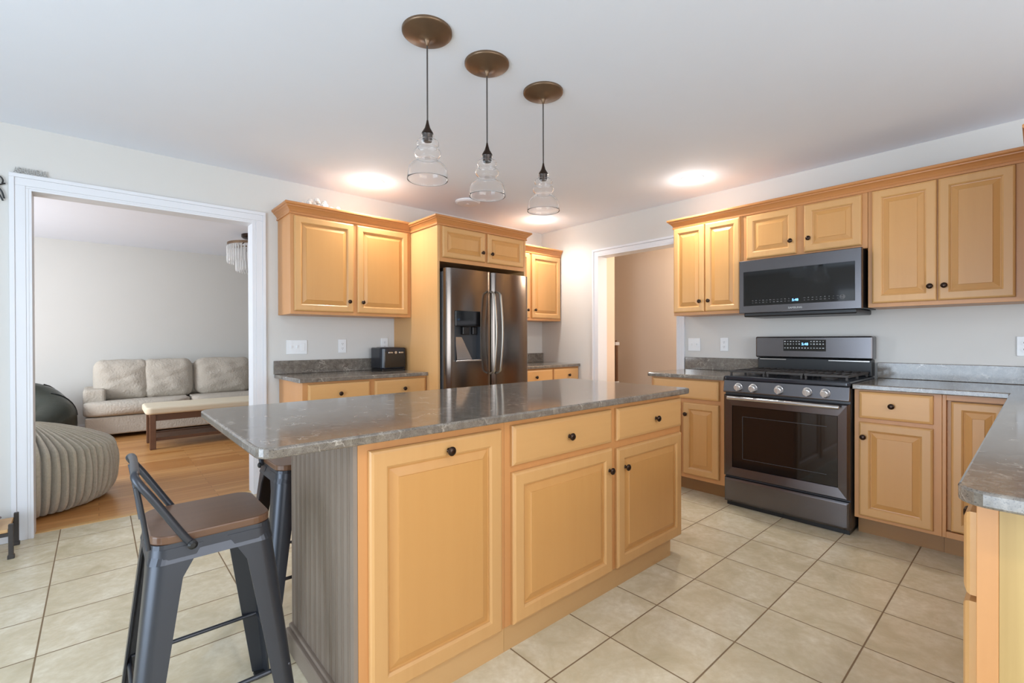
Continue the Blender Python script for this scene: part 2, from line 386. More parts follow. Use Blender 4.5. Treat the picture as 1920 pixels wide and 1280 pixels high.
# ------------------------------------------------------------------ cabinets
def panel(bm, x0, x1, z0, z1, y, t=.02, fw_=.055, raised=True):
    """raised-panel door or drawer front facing -Y; y is its back plane"""
    if raised: prof = [(0, 0), (0, -t + .009), (.004, -t + .003), (.011, -t), (fw_ - .009, -t), (fw_ - .006, -t + .002), (fw_ - .001, -t + .006), (fw_, -t + .011), (fw_ + .005, -t + .012), (fw_ + .032, -t + .004), (fw_ + .0335, -t + .001)]
    else: prof = [(0, 0), (0, -t + .010), (.003, -t + .005), (.012, -t + .001), (.016, -t)]
    prev = None
    for ins, dy in prof:
        ring = [bm.verts.new(p) for p in ((x0 + ins, y + dy, z0 + ins), (x1 - ins, y + dy, z0 + ins), (x1 - ins, y + dy, z1 - ins), (x0 + ins, y + dy, z1 - ins))]
        if prev is None: bm.faces.new(ring)
        else:
            for i in range(4):
                f = bm.faces.new((prev[i], prev[(i + 1) % 4], ring[(i + 1) % 4], ring[i]))
                if raised and ins > fw_ + .001: f.material_index = 1
        prev = ring
    f = bm.faces.new(prev)
    if raised: f.material_index = 1
def knob(parent, x, y, z, r=.0155):
    bm = nb(); k = r / .0155
    lathe(bm, [(.009 * k, 0), (.0085 * k, -.003), (.0055 * k, -.006), (.0055 * k, -.012), (.010 * k, -.015), (.0155 * k, -.019), (.0160 * k, -.023), (.013 * k, -.027), (.006 * k, -.0295)], (x, y, z), 'y', 18)
    return obj('knob', bm, M['bronze'], parent, smooth=True)
def cabinet(name, label, face, u0, u1, z0, z1, depth, side='back', doors=(), drawers=(), toe=None, cat='cabinet', toemat='toe', fw_=.055, bodymat='frame', group=None):
    rz = {'back': 0, 'right': -pi / 2, 'north': pi}[side]
    base = 0 if toe else z0
    loc = {'back': (u0, face, base), 'right': (face, -u0, base), 'north': (-u0, face, base)}[side]
    t = thing(name, label, cat, loc, rz, group)
    W = u1 - u0
    bx('body', M[bodymat], t, (0, W, 0, depth, z0 - base, z1 - base), bevel=.0015)
    if toe: bx('toe_kick', M[toemat], t, (0, W, toe, depth, 0, z0 - .0005))
    for n, lst in (('door', doors), ('drawer', drawers)):
        for d in lst:
            bm = nb(); raised = n == 'door'
            panel(bm, d[0] - u0, d[1] - u0, d[2] - base, d[3] - base, -.0008, .02, min(fw_, (d[1] - d[0]) * .24), raised)
            o = obj(n, bm, [M['door'], M['panelw']] if raised else M['doorh'], t)
            if len(d) > 4: knob(o, d[4] - u0, -.019, d[5] - base)
    return t
CT, CB = .924, .894
# island
cabinet('island_cabinet', 'maple island cabinet unit with one tall pull-out door, left end of island', 1.36, .582, 1.16, .095, CB - .001, .60, 'back',
        doors=[(.614, 1.137, .10, .862, .895, .822)], toe=.006, fw_=.062)
cabinet('island_cabinet', 'maple island cabinet unit with two drawers above two doors, right part of island', 1.36, 1.161, 2.468, .095, CB - .001, .60, 'back',
        doors=[(1.192, 1.818, .10, .686, 1.79, .585), (1.858, 2.456, .10, .676, 1.915, .580)],
        drawers=[(1.190, 1.816, .712, .868, 1.51, .785), (1.857, 2.456, .712, .868, 2.187, .785)], toe=.006, fw_=.06)
# toe kick of the right island cabinet stops short of its end
isl = bpy.data.objects['island_cabinet.001']
for c in list(isl.children):
    if c.name.startswith('toe_kick'):
        for v in c.data.vertices:
            if v.co.x > 1: v.co.x = 2.375 - 1.161
t = thing('island_end_panel', 'taupe painted beadboard panel on the left end of the kitchen island', 'panel', (.575, 1.36, 0))
bm = nb(); pts = []
y = 0.0; pts.append((.006, 0)); n = 12; wdt = .60 / n
for i in range(n):
    a = i * wdt
    pts += [(-.006, a + .002), (-.006, a + wdt * .55), (.002, a + wdt * .62), (-.007, a + wdt * .70), (-.007, a + wdt * .76), (.002, a + wdt * .84), (-.006, a + wdt * .9), (-.006, a + wdt - .001), (0, a + wdt)]
pts.append((.006, .60)); prism(bm, pts, .09, CB - .001); obj('beadboard', bm, M['taupe'], t)
bx('base_trim', M['taupe'], t, (-.03, .006, 0, .60, 0, .075), (-.018, .006, 0, .60, .075, .089), bevel=.004)
bm = nb(); prism(bm, rpoly([(.3, 1.3), (2.5, 1.3), (2.5, 2.22), (.3, 2.22)], [.05, .05, .05, .05]), CB, CT)
tag(obj('island_countertop', bm, M['granite'], bevel=.007, seg=3), 'long polished grey-brown granite worktop on the kitchen island', 'countertop')

# back wall: base cabinets, worktops, upper cabinets, refrigerator tower
FY = 3.49
cabinet('base_cabinet', 'maple base cabinet under the toaster worktop, two drawers, left of the refrigerator', FY, 1.09, 2.103, .11, CB - .001, .57,
        drawers=[(1.125, 1.59, .735, .878, 1.355, .80), (1.632, 2.088, .735, .878, 1.885, .80)],
        doors=[(1.125, 1.59, .135, .705, 1.555, .62), (1.632, 2.088, .135, .705, 1.668, .62)], toe=.075)
cabinet('base_cabinet', 'maple base cabinet with two drawers between the refrigerator and the doorway', FY, 3.108, 4.088, .11, CB - .001, .57,
        drawers=[(3.14, 3.652, .735, .878, 3.40, .805), (3.672, 4.07, .735, .878, 3.905, .805)],
        doors=[(3.14, 3.652, .135, .705, 3.61, .62), (3.672, 4.07, .135, .705, 3.71, .62)], toe=.075)
def counter(name, label, pts, rads, splash, loc=None):
    t = thing(name, label, 'countertop', (pts[0][0], pts[0][1], CB))
    bm = nb(); prism(bm, rpoly(pts, rads), CB, CT); obj('slab', bm, M['granite'], t, bevel=.005)
    bx('backsplash', M['granite'], t, *splash, bevel=.003); rebase(t); return t
counter('countertop', 'granite worktop with low backsplash carrying the toaster', [(1.055, 3.455), (2.103, 3.455), (2.103, 4.069), (1.055, 4.069)], [.015, 0, 0, 0], [(1.05, 2.103, 4.045, 4.0695, CT + .0005, 1.032)])
counter('countertop', 'short granite worktop between the refrigerator and the white door casing', [(3.108, 3.455), (4.089, 3.455), (4.089, 4.069), (3.108, 4.069)], [0, .01, 0, 0], [(3.108, 4.088, 4.045, 4.0695, CT + .0005, 1.032)])
UY = 3.748
UZ0, UZ1 = 1.397, 2.165
cabinet('upper_cabinet', 'two-door maple wall cabinet above the toaster worktop', UY, 1.087, 2.103, UZ0, UZ1, .32,
        doors=[(1.112, 1.572, 1.42, 2.142, 1.532, 1.508), (1.603, 2.068, 1.42, 2.142, 1.645, 1.508)])
cabinet('upper_cabinet', 'maple wall cabinet in the back corner, right of the refrigerator', UY + .01, 3.108, 4.083, UZ0 + .012, UZ1, .31,
        doors=[(3.13, 3.57, 1.435, 2.145, 3.53, 1.52), (3.604, 4.064, 1.435, 2.145, 3.645, 1.525)])
def crown(bm, path, z0, z1, out, closed=False):
    """path: xy polyline along the cabinet front, outward normal to its right"""
    hh = z1 - z0; prof = [(0, z0), (.009, z0), (.009, z0 + .014), (.004, z0 + .017), (out * .25, z0 + hh * .38), (out * .5, z0 + hh * .55), (out * .72, z0 + hh * .64), (out * .74, z0 + hh * .72), (out * .92, z0 + hh * .76), (out, z0 + hh * .82), (out, z1 - .004), (out - .004, z1), (0, z1)]
    P = [Vector(p) for p in path]; rings = []
    for i, p in enumerate(P):
        ns = []
        for a, b in ((i - 1, i), (i, i + 1)):
            if a >= 0 and b < len(P):
                d = (P[b] - P[a]).normalized(); ns.append(Vector((d.y, -d.x)))
        if len(ns) == 2: m = (ns[0] + ns[1]).normalized(); m = m / m.dot(ns[0])
        else: m = ns[0]
        rings.append([bm.verts.new((p.x + m.x * o, p.y + m.y * o, z)) for o, z in prof])
    for a, b in zip(rings, rings[1:]):
        for k in range(len(prof)): bm.faces.new((a[k], a[(k + 1) % len(prof)], b[(k + 1) % len(prof)], b[k]))
    bm.faces.new(rings[0]); bm.faces.new(rings[-1])
def add_crown(root, path, z0=UZ1 - .012, z1=UZ1 + .072, out=.045, mat='crown'):
    bm = nb(); crown(bm, path, z0, z1, out)
    o = obj('crown_molding', bm, M[mat]); o.parent = root; o.data.transform(root.matrix_basis.inverted()); return o
root = bpy.data.objects['upper_cabinet']; add_crown(root, [(1.0865, 4.069), (1.0865, UY - .0005), (2.103, UY - .0005)])
root = bpy.data.objects['upper_cabinet.001']; add_crown(root, [(3.165, UY + .0095), (4.0835, UY + .0095)], out=.04)
# refrigerator tower
TY = 3.31
t = thing('refrigerator_cabinet', 'tall maple surround with two small doors over the refrigerator', 'cabinet', (2.105, TY, 0))
bx('side_panel', M['side'], t, (2.105, 2.127, TY, 4.069, 0, 2.165), bevel=.001)
bx('side_panel', M['side'], t, (3.083, 3.105, TY, 4.069, 0, 2.165), bevel=.001)
bx('body', M['frame'], t, (2.1275, 3.0825, TY, 4.069, 1.85, 2.165), bevel=.001)
for a, b, kx in ((2.148, 2.597, 2.56), (2.626, 3.062, 2.665)):
    bm = nb(); panel(bm, a, b, 1.885, 2.145, TY - .0008, .02, .05); d = obj('door', bm, [M['doorh'], M['panelw']], t); knob(d, kx, TY - .019, 1.965)
bm = nb(); crown(bm, [(2.1045, UY + .1), (2.1045, TY - .0005), (3.1055, TY - .0005), (3.1055, UY + .1)], 2.150, 2.226, .045); obj('crown_molding', bm, M['crown'], t)
rebase(t)

# right wall cabinets (u = -y)
FX = 3.452
cabinet('base_cabinet', 'maple base cabinet between the range and the tan doorway', FX, -2.152, -1.536, .115, CB - .001, .63, 'right',
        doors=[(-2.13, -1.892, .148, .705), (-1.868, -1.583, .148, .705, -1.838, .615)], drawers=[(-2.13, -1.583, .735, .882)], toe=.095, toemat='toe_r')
cabinet('base_cabinet', 'maple base cabinet with one drawer over one door, right of the range', FX, -.757, -.362, .115, CB - .001, .63, 'right',
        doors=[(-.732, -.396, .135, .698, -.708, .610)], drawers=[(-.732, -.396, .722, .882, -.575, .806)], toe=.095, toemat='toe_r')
t = thing('corner_cabinet', 'maple corner base cabinet with an inset door where the worktop turns', 'cabinet', (FX, .361, 0), -pi / 2)
bx('body', M['frame'], t, (0, .016, 0, .6, .115, CB - .001), (.016, .25, 0, .02, .862, CB - .001), (.016, .25, 0, .02, .115, .148), (.016, .25, .03, .6, .148, .862), bevel=.0015)
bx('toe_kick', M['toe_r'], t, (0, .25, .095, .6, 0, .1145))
bm = nb(); panel(bm, .034, .246, .152, .856, .0285, .028, .05); obj('door', bm, [M['door'], M['panelw']], t)
# peninsula cabinets, facing away towards the range side
cabinet('peninsula_cabinet', 'maple drawer cabinet with a pale veneer end under the near right worktop corner', .082, -2.0, -1.252, .11, CB - .001, .60, 'north',
        drawers=[(-1.98, -1.272, .70, .862, -1.626, .765)], doors=[(-1.98, -1.272, .13, .688, -1.94, .60)], toe=.075)
pc = bpy.data.objects['peninsula_cabinet']
bx('end_panel', M['veneer'], pc, (.7485, .754, .03, .60, 0, CB - .001))
bx('end_stile', M['frame'], pc, (.7485, .756, 0, .0295, 0, CB - .001), bevel=.001)
cabinet('peninsula_cabinet', 'maple two-door cabinet hidden in the corner behind the near worktop', .082, -3.35, -2.003, .11, CB - .001, .60, 'north',
        doors=[(-3.33, -2.69, .135, .862, -2.73, .8), (-2.67, -2.02, .135, .862, -2.63, .8)], toe=.075)
PX = 3.41
counter('countertop', 'granite worktop left of the range, next to the doorway', [(PX, 1.534), (4.089, 1.534), (4.089, 2.172), (PX, 2.172)], [0, 0, 0, .02],
        [(4.064, 4.0895, 1.534, 2.185, CT + .0005, 1.032)])
counter('countertop', 'L-shaped granite worktop turning the corner into the near right peninsula', [(PX, .760), (PX, .107), (1.187, .107), (1.187, -.56), (4.089, -.56), (4.089, .760)], [0, 0, .05, 0, 0, 0],
        [(4.064, 4.0895, -.56, .760, CT + .0005, 1.032)])
UX = 3.777
cabinet('upper_cabinet', 'two-door maple wall cabinet left of the microwave', UX, -2.132, -1.548, 1.40, UZ1, .31, 'right',
        doors=[(-2.128, -1.853, 1.425, 2.150, -1.887, 1.512), (-1.847, -1.566, 1.425, 2.150, -1.812, 1.512)], fw_=.05)
cabinet('upper_cabinet', 'short two-door maple wall cabinet above the microwave', UX, -1.546, -.757, 1.790, UZ1, .31, 'right',
        doors=[(-1.516, -1.172, 1.812, 2.145, -1.205, 1.905), (-1.123, -.786, 1.812, 2.145, -1.090, 1.905)], fw_=.055)
cabinet('upper_cabinet', 'tall two-door maple wall cabinet right of the microwave', UX, -.755, -.062, 1.40, UZ1, .31, 'right',
        doors=[(-.732, -.419, 1.425, 2.150, -.448, 1.512), (-.413, -.096, 1.425, 2.150, -.384, 1.512)])
cabinet('upper_cabinet', 'maple wall cabinet at the right picture edge, only its crown end showing', .02, -4.088, -3.35, 1.40, UZ1, .31, 'north',
        doors=[(-3.74, -3.37, 1.425, 2.150)])
bm = nb(); crown(bm, [(4.088, 2.1325), (UX - .0005, 2.1325), (UX - .0005, .0205), (3.3495, .0205)], UZ1 - .012, UZ1 + .066, .045)
tag(obj('crown_molding', bm, M['crown_y']), 'darker-toned maple crown moulding running along the tops of the right wall cabinets', 'moulding')

# ------------------------------------------------------------------ refrigerator
t = thing('refrigerator', 'black stainless side-by-side refrigerator with water dispenser', 'refrigerator', (2.14, 3.215, 0))
bx('body', M['dgrey'], t, (2.137, 3.038, 3.282, 4.03, .012, 1.765), bevel=.004)
SP = 2.615
def fdoor(x0, x1, rect=None):
    bm = nb(); z0, z1 = .04, 1.79
    xs = sorted(set([x0 + (x1 - x0) * i / 20 for i in range(21)] + ([rect[0], rect[1]] if rect else [])))
    zs = sorted(set([z0, z1] + ([rect[2], rect[3]] if rect else [])))
    def yy(x):
        q = (x - x0) / (x1 - x0); e = min(q, 1 - q) * (x1 - x0); rnd = .014 * max(0, 1 - e / .02) ** 2
        return 3.215 - .016 * (1 - (2 * q - 1) ** 2) + rnd + .012
    V = {(i, j): bm.verts.new((x, yy(x), z)) for i, x in enumerate(xs) for j, z in enumerate(zs)}
    for i in range(len(xs) - 1):
        for j in range(len(zs) - 1):
            if rect and xs[i] >= rect[0] - 1e-6 and xs[i + 1] <= rect[1] + 1e-6 and zs[j] >= rect[2] - 1e-6 and zs[j + 1] <= rect[3] + 1e-6: continue
            bm.faces.new((V[i, j], V[i + 1, j], V[i + 1, j + 1], V[i, j + 1]))
    bd = [e for e in bm.edges if e.is_boundary and not (rect and all(rect[0] - 1e-5 <= v.co.x <= rect[1] + 1e-5 and rect[2] - 1e-5 <= v.co.z <= rect[3] + 1e-5 for v in e.verts))]
    r = bmesh.ops.extrude_edge_only(bm, edges=bd); nv = [v for v in r['geom'] if isinstance(v, bmesh.types.BMVert)]
    for v in nv: v.co.y = 3.278
    es = [e for e in bm.edges if e.is_boundary and all(v in nv for v in e.verts)]
    bmesh.ops.contextual_create(bm, geom=es)
    if rect:
        bd = [e for e in bm.edges if e.is_boundary]
        r = bmesh.ops.extrude_edge_only(bm, edges=bd)
        for v in r['geom']:
            if isinstance(v, bmesh.types.BMVert): v.co.y = 3.27
    return bm
RC = (2.212, 2.475, 1.015, 1.44)
bl = fdoor(2.14, SP - .003, RC); d1 = obj('door', bl, M['bsteel_l'], t, smooth=True)
d2 = obj('door', fdoor(SP + .003, 3.06), M['bsteel_l'], t, smooth=True)
# dispenser
bx('dispenser_panel', M['glassblk'], d1, (RC[0] + .002, RC[1] - .002, 3.206, 3.26, 1.31, RC[3] - .002), bevel=.003)
bx('dispenser_recess', M['dgrey'], d1, (RC[0] + .002, RC[1] - .002, 3.262, 3.269, RC[2] + .002, 1.309), (RC[0] + .002, RC[0] + .006, 3.21, 3.262, RC[2] + .002, 1.309), (RC[1] - .006, RC[1] - .002, 3.21, 3.262, RC[2] + .002, 1.309))
bx('nozzle', M['black'], d1, (2.30, 2.37, 3.225, 3.262, 1.24, 1.308), bevel=.006); bx('nozzle', M['black'], d1, (2.41, 2.455, 3.235, 3.262, 1.24, 1.308), bevel=.006)
bm = nb(); v = [bm.verts.new(p) for p in ((2.245, 3.258, 1.22), (2.31, 3.258, 1.22), (2.40, 3.232, 1.03), (2.245, 3.232, 1.03), (2.245, 3.2625, 1.22), (2.31, 3.2625, 1.22), (2.40, 3.2375, 1.03), (2.245, 3.2375, 1.03))]
for f in ((0, 1, 2, 3), (7, 6, 5, 4), (0, 4, 5, 1), (1, 5, 6, 2), (2, 6, 7, 3), (3, 7, 4, 0)): bm.faces.new([v[i] for i in f])
obj('paddle', bm, M['steel'], d1)
bx('drip_tray', M['steel'], d1, (RC[0] + .002, RC[1] - .002, 3.196, 3.26, RC[2] + .0005, RC[2] + .012), bevel=.002)
for x, d in ((SP - .035, d1), (SP + .035, d2)):
    pts = [(x, 3.208, .90), (x, 3.165, .915)] + [(x, 3.15 - .03 * sin(pi * k / 16), .93 + .66 * k / 16) for k in range(17)] + [(x, 3.165, 1.605), (x, 3.208, 1.62)]
    bm = nb(); tube(bm, pts, .0105, 12, .8); obj('handle', bm, M['handle'], d, smooth=True)
bx('hinge_cover', M['black'], t, (2.16, 2.28, 3.285, 3.40, 1.7655, 1.80), bevel=.004); bx('hinge_cover', M['black'], t, (2.90, 3.02, 3.285, 3.40, 1.7655, 1.80), bevel=.004)
bx('toe_grille', M['black'], t, (2.16, 3.02, 3.26, 3.281, .0, .038))
rebase(t)

# ------------------------------------------------------------------ range (local x to the right, y into the wall)
t = thing('gas_range', 'black stainless freestanding gas range with five silver knobs', 'stove', (3.40, 1.528, 0), -pi / 2)
W = .762
bx('body', M['dgrey'], t, (.002, W - .002, .02, .62, .03, .895), bevel=.003)
bm = nb()
box(bm, .01, W - .01, .03, .60, .0, .0295)
obj('toe_base', bm, M['black'], t)
bm = nb(); panel(bm, .003, W - .003, .033, .205, .02, .026, .03, False); obj('storage_drawer', bm, M['bsteel'], t, smooth=False)
# oven door: frame with window
bm = nb(); X0, X1, Z0, Z1 = .003, W - .003, .218, .800; wx0, wx1, wz0, wz1 = .062, W - .062, .285, .725
rings = [[(X0, .02, Z0), (X1, .02, Z0), (X1, .02, Z1), (X0, .02, Z1)], [(X0, -.005, Z0), (X1, -.005, Z0), (X1, -.005, Z1), (X0, -.005, Z1)], [(X0 + .012, -.014, Z0 + .008), (X1 - .012, -.014, Z0 + .008), (X1 - .012, -.014, Z1 - .008), (X0 + .012, -.014, Z1 - .008)],
         [(wx0, -.010, wz0), (wx1, -.010, wz0), (wx1, -.010, wz1), (wx0, -.010, wz1)], [(wx0, .004, wz0), (wx1, .004, wz0), (wx1, .004, wz1), (wx0, .004, wz1)]]
R_ = [[bm.verts.new(p) for p in q] for q in rings]
for a, b in zip(R_, R_[1:]):
    for i in range(4): bm.faces.new((a[i], a[(i + 1) % 4], b[(i + 1) % 4], b[i]))
bm.faces.new(R_[0]); bm.faces.new(R_[-1]); od = obj('oven_door', bm, M['bsteel'], t)
bx('oven_window', M['glassblk'], od, (wx0 + .001, wx1 - .001, -.006, .003, wz0 + .001, wz1 - .001), bevel=.002)
bx('window_frame', M['dgrey'], od, (wx0 + .07, wx1 - .06, -.0075, -.0062, wz1 - .075, wz1 - .072), (wx0 + .07, wx0 + .073, -.0075, -.0062, wz0 + .07, wz1 - .075), (wx0 + .07, wx1 - .06, -.0075, -.0062, wz0 + .067, wz0 + .07))
bm = nb(); tube(bm, [(.045, -.052, .782), (W - .045, -.052, .782)], .013, 14)
for x in (.075, W - .075): box(bm, x - .012, x + .012, -.045, -.012, .770, .794)
obj('handle', bm, M['steel'], od, .003, smooth=True)
# control panel (leaning) and cooktop
bm = nb(); pr = [(.02, .815), (-.012, .815), (-.018, .822), (-.002, .905), (.02, .905)]
for x in (.002, W - .002):
    pass
a = [bm.verts.new((.002, y, z)) for y, z in pr]; b = [bm.verts.new((W - .002, y, z)) for y, z in pr]; bm.faces.new(a); bm.faces.new(b)
for i in range(5): bm.faces.new((a[i], a[(i + 1) % 5], b[(i + 1) % 5], b[i]))
cp = obj('control_panel', bm, M['bsteel'], t, .004)
bm = nb(); prism(bm, rpoly([(.0, -.012), (W, -.012), (W, .62), (0, .62)], [.02, .02, 0, 0]), .9055, .935); ck = obj('cooktop', bm, M['enamel'], t, .008, seg=3)
for x in (.109, .208, .371, .537, .636):
    bm = nb(); lathe(bm, [(.027, 0), (.027, -.006), (.024, -.008), (.022, -.032), (.019, -.036)], (0, 0, 0), 'y', 24)
    box(bm, -.005, .005, -.043, -.03, -.021, .021)
    k = obj('burner_knob', bm, M['knobsteel'], t, .0015); k.location = (x, -.0105, .862); k.rotation_euler = (radians(11), radians(random.choice((0, 8, -6))), 0)
for bxx, byy, rr_ in ((.15, .17, .045), (.15, .43, .038), (.381, .30, .05), (.61, .17, .045), (.61, .43, .036)):
    bm = nb(); lathe(bm, [(rr_, .9355), (rr_, .945), (rr_ * .85, .948), (rr_ * .8, .956), (rr_ * .3, .958)], (bxx, byy, 0), seg=24); obj('burner', bm, M['iron'], t, smooth=False)
for gx0, gx1, kind in ((.02, .262, 0), (.268, .494, 1), (.50, .742, 2)):
    bm = nb(); gz0, gz1 = .957, .971; y0_, y1_ = .045, .555
    for y in (y0_, .295, y1_ - .012): box(bm, gx0, gx1, y, y + .012, gz0, gz1)
    for x in (gx0, gx1 - .012): box(bm, x, x + .012, y0_ + .012, y1_ - .012, gz0 - .002, gz1)
    nbar = 5 if kind != 1 else 7
    for i in range(1, nbar):
        x = gx0 + (gx1 - gx0) * i / nbar; box(bm, x - .004, x + .004, y0_ + .012, .295, gz0, gz1); box(bm, x - .004, x + .004, .307, y1_ - .012, gz0, gz1)
    for x in (gx0 + .004, gx1 - .016):
        for y in (y0_ + .002, .29, y1_ - .016): box(bm, x, x + .012, y, y + .014, .9355, gz0)
    obj('grate', bm, M['iron'], t, .0015)
# backguard
bx('back_riser', M['black'], t, (.01, W - .01, .585, .675, .9355, 1.05), bevel=.004)
bg_ = bx('backguard', M['bsteel'], t, (.0, W, .565, .675, 1.052, 1.215), bevel=.01)
bx('vent_trim', M['steel'], t, (.03, .22, .574, .584, 1.036, 1.042), (.50, W - .02, .574, .584, 1.036, 1.042))
bx('display', M['glassblk'], bg_, (.205, .487, .5625, .566, 1.105, 1.190), bevel=.001)
text('clock_digits', '5:48', .026, M['digits'], bg_, (.352, .5618, 1.157))
bm = nb(); rnd = random.Random(2)
for row, z in enumerate((1.177, 1.158, 1.128)):
    for i in range(14):
        x = .217 + i * .0195
        if .33 < x < .378 and row < 2: continue
        w_ = rnd.uniform(.003, .0055); h_ = rnd.uniform(.002, .004)
        box(bm, x - w_, x + w_, .5615, .5624, z - h_, z + h_)
obj('control_icons', bm, M['icon'], bg_)

# ------------------------------------------------------------------ microwave
t = thing('microwave', 'black stainless over-the-range microwave below the short cabinet', 'microwave', (3.68, 1.538, 1.385), -pi / 2)
W = .770
bx('body', M['black'], t, (.004, W - .004, .03, .408, .012, .402), bevel=.003)
bm = nb(); X0, X1, Z0, Z1 = 0, W, .006, .403; wx0, wx1, wz0, wz1 = .034, W - .036, .060, .318
rings = [[(X0, .03, Z0), (X1, .03, Z0), (X1, .03, Z1), (X0, .03, Z1)], [(X0, .004, Z0), (X1, .004, Z0), (X1, .004, Z1), (X0, .004, Z1)], [(X0 + .004, 0, Z0 + .004), (X1 - .004, 0, Z0 + .004), (X1 - .004, 0, Z1 - .004), (X0 + .004, 0, Z1 - .004)],
         [(wx0, 0, wz0), (wx1, 0, wz0), (wx1, 0, wz1), (wx0, 0, wz1)], [(wx0, .006, wz0), (wx1, .006, wz0), (wx1, .006, wz1), (wx0, .006, wz1)]]
R_ = [[bm.verts.new(p) for p in q] for q in rings]
for a, b in zip(R_, R_[1:]):
    for i in range(4): bm.faces.new((a[i], a[(i + 1) % 4], b[(i + 1) % 4], b[i]))
bm.faces.new(R_[0]); bm.faces.new(R_[-1]); dr = obj('door', bm, M['bsteel'], t)
bx('window', M['glassblk'], dr, (wx0 + .001, wx1 - .001, .001, .0055, wz0 + .001, wz1 - .001), bevel=.001)
bx('bottom_grille', M['black'], t, (.03, W - .03, .015, .408, -.022, .0115), bevel=.008)
text('clock_digits', '5:48', .024, M['digits'], dr, (.385, .0002, .087))
text('brand_lettering', 'SAMSUNG', .017, M['icon'], dr, (.385, -.0006, .033), sx=1.15)
bm = nb()
for row, z in enumerate((.098, .082)):
    for i in range(24):
        x = .10 + i * .0245
        if .345 < x < .425: continue
        w_ = rnd.uniform(.003, .007); h_ = rnd.uniform(.0012, .0035); box(bm, x - w_, x + w_, .0, .0009, z - h_, z + h_)
lathe(bm, [(.016, 0), (.016, .0009)], (.665, 0, .09), 'y', 16); obj('control_icons', bm, M['slot'], dr)

# ------------------------------------------------------------------ toaster
t = thing('toaster', 'glossy black four-slice toaster on the left worktop against the tall cabinet', 'toaster', (1.97, 3.92, CT))
bm = nb(); prism(bm, rpoly([(-.125, -.12), (.125, -.12), (.125, .12), (-.125, .12)], [.045] * 4), .018, .205); obj('body', bm, M['enamel'], t, .012, seg=3)
bx('base', M['black'], t, (-.112, .112, -.108, .108, .0, .0175), bevel=.004)
bm = nb(); box(bm, -.095, .095, -.1245, -.1205, .03, .17); obj('front_panel', bm, M['glassblk'], t, .003)
for x in (-.045, .055): bx('lever', M['steel'], t, (x - .022, x + .022, -.138, -.1248, .155, .168), bevel=.003)
for x in (-.06, -.02, .02, .06): bx('slot', M['black'], t, (x - .012, x + .012, -.085, .085, .2055, .2075))
bm = nb(); lathe(bm, [(.012, -.1248), (.012, -.134)], (.005, 0, .162), 'y', 14); obj('dial', bm, M['steel'], t)

# ------------------------------------------------------------------ wall plates
def plate(name, label, side, u, z, gangs, kind, cat):
    w_ = .07 + (gangs - 1) * .046
    loc = (u, YB - .0005, z) if side == 'back' else (XR - .0005, -u, z)
    t = thing(name, label, cat, loc, 0 if side == 'back' else -pi / 2)
    bx('cover_plate', M['plate'], t, (-w_ / 2, w_ / 2, -.006, 0, -.0585, .0585), bevel=.003)
    for g in range(gangs):
        cx = (g - (gangs - 1) / 2) * .046
        k = kind[g]
        if k == 't':
            bx('switch', M['plate'], t, (cx - .005, cx + .005, -.016, -.0062, -.004, .012), (cx - .0065, cx + .0065, -.0075, -.0062, -.014, .014), bevel=.001)
        elif k == 'r': bx('switch', M['plate'], t, (cx - .016, cx + .016, -.009, -.0062, -.033, .033), bevel=.002)
        else:
            for dz in (-.02, .02):
                bm = nb(); lathe(bm, [(.0165, -.0062), (.0165, -.0085)], (cx, 0, dz), 'y', 20); o = obj('receptacle', bm, M['plate'], t)
                bx('plug_slots', M['slot'], o, (cx - .0065, cx - .0045, -.0092, -.0086, dz - .003, dz + .006), (cx + .0045, cx + .0065, -.0092, -.0086, dz - .003, dz + .006), (cx - .002, cx + .002, -.0092, -.0086, dz - .011, dz - .007))
    return t
plate('light_switch', 'wide white three-gang switch plate above the left worktop', 'back', 1.229, 1.14, 3, 'ttr', 'light switch')
plate('wall_outlet', 'white wall outlet midway between the wide switch plate and the toaster', 'back', 1.607, 1.145, 1, 'o', 'outlet')
plate('wall_outlet', 'white wall outlet partly hidden behind the black toaster', 'back', 2.005, 1.155, 1, 'o', 'outlet')
plate('light_switch', 'white two-gang switch plate beside the doorway, left of the range', 'right', -2.108, 1.146, 2, 'tt', 'light switch')
plate('wall_outlet', 'white wall outlet just left of the range backguard', 'right', -1.833, 1.15, 1, 'o', 'outlet')
plate('wall_outlet', 'white wall outlet above the worktop at the right picture edge', 'right', -.066, 1.15, 1, 'o', 'outlet')

# ------------------------------------------------------------------ pendant lamps
def pendant():
    t = thing('pendant_lamp', '', 'lamp', (0, 0, H))
    bm = nb(); lathe(bm, [(.104, 0), (.104, -.008), (.100, -.012), (.098, -.013), (.085, -.020), (.04, -.031), (.016, -.037), (.011, -.045), (.006, -.060), (.003, -.062)], seg=48); obj('canopy', bm, M['bronze_can'], t, smooth=False)
    for p in t.children[-1].data.polygons: p.use_smooth = abs(p.normal.z) < .985 and abs(p.normal.z) > .1
    bm = nb(); tube(bm, [(0, 0, -.06), (0, 0, -.375)], .0032, 8); obj('cord', bm, M['cord'], t, smooth=True)
    bm = nb(); lathe(bm, [(.004, -.372), (.006, -.385), (.012, -.405), (.024, -.425), (.025, -.430), (.021, -.432), (.021, -.455), (.018, -.460)], seg=28); obj('socket', bm, M['bronze'], t, smooth=True)
    prof = [(.027, -.432), (.026, -.446), (.030, -.452), (.044, -.460), (.048, -.470), (.044, -.480), (.039, -.486), (.046, -.494), (.055, -.504), (.056, -.512), (.050, -.522), (.041, -.530), (.041, -.536), (.052, -.548), (.070, -.560), (.079, -.574), (.081, -.592), (.0825, -.612), (.0845, -.622)]
    bm = nb(); lathe(bm, prof, seg=48, cap=False); obj('shade', bm, M['glass'], t, smooth=True, solid=.0022, subsurf=1)
    return t
p0 = pendant()
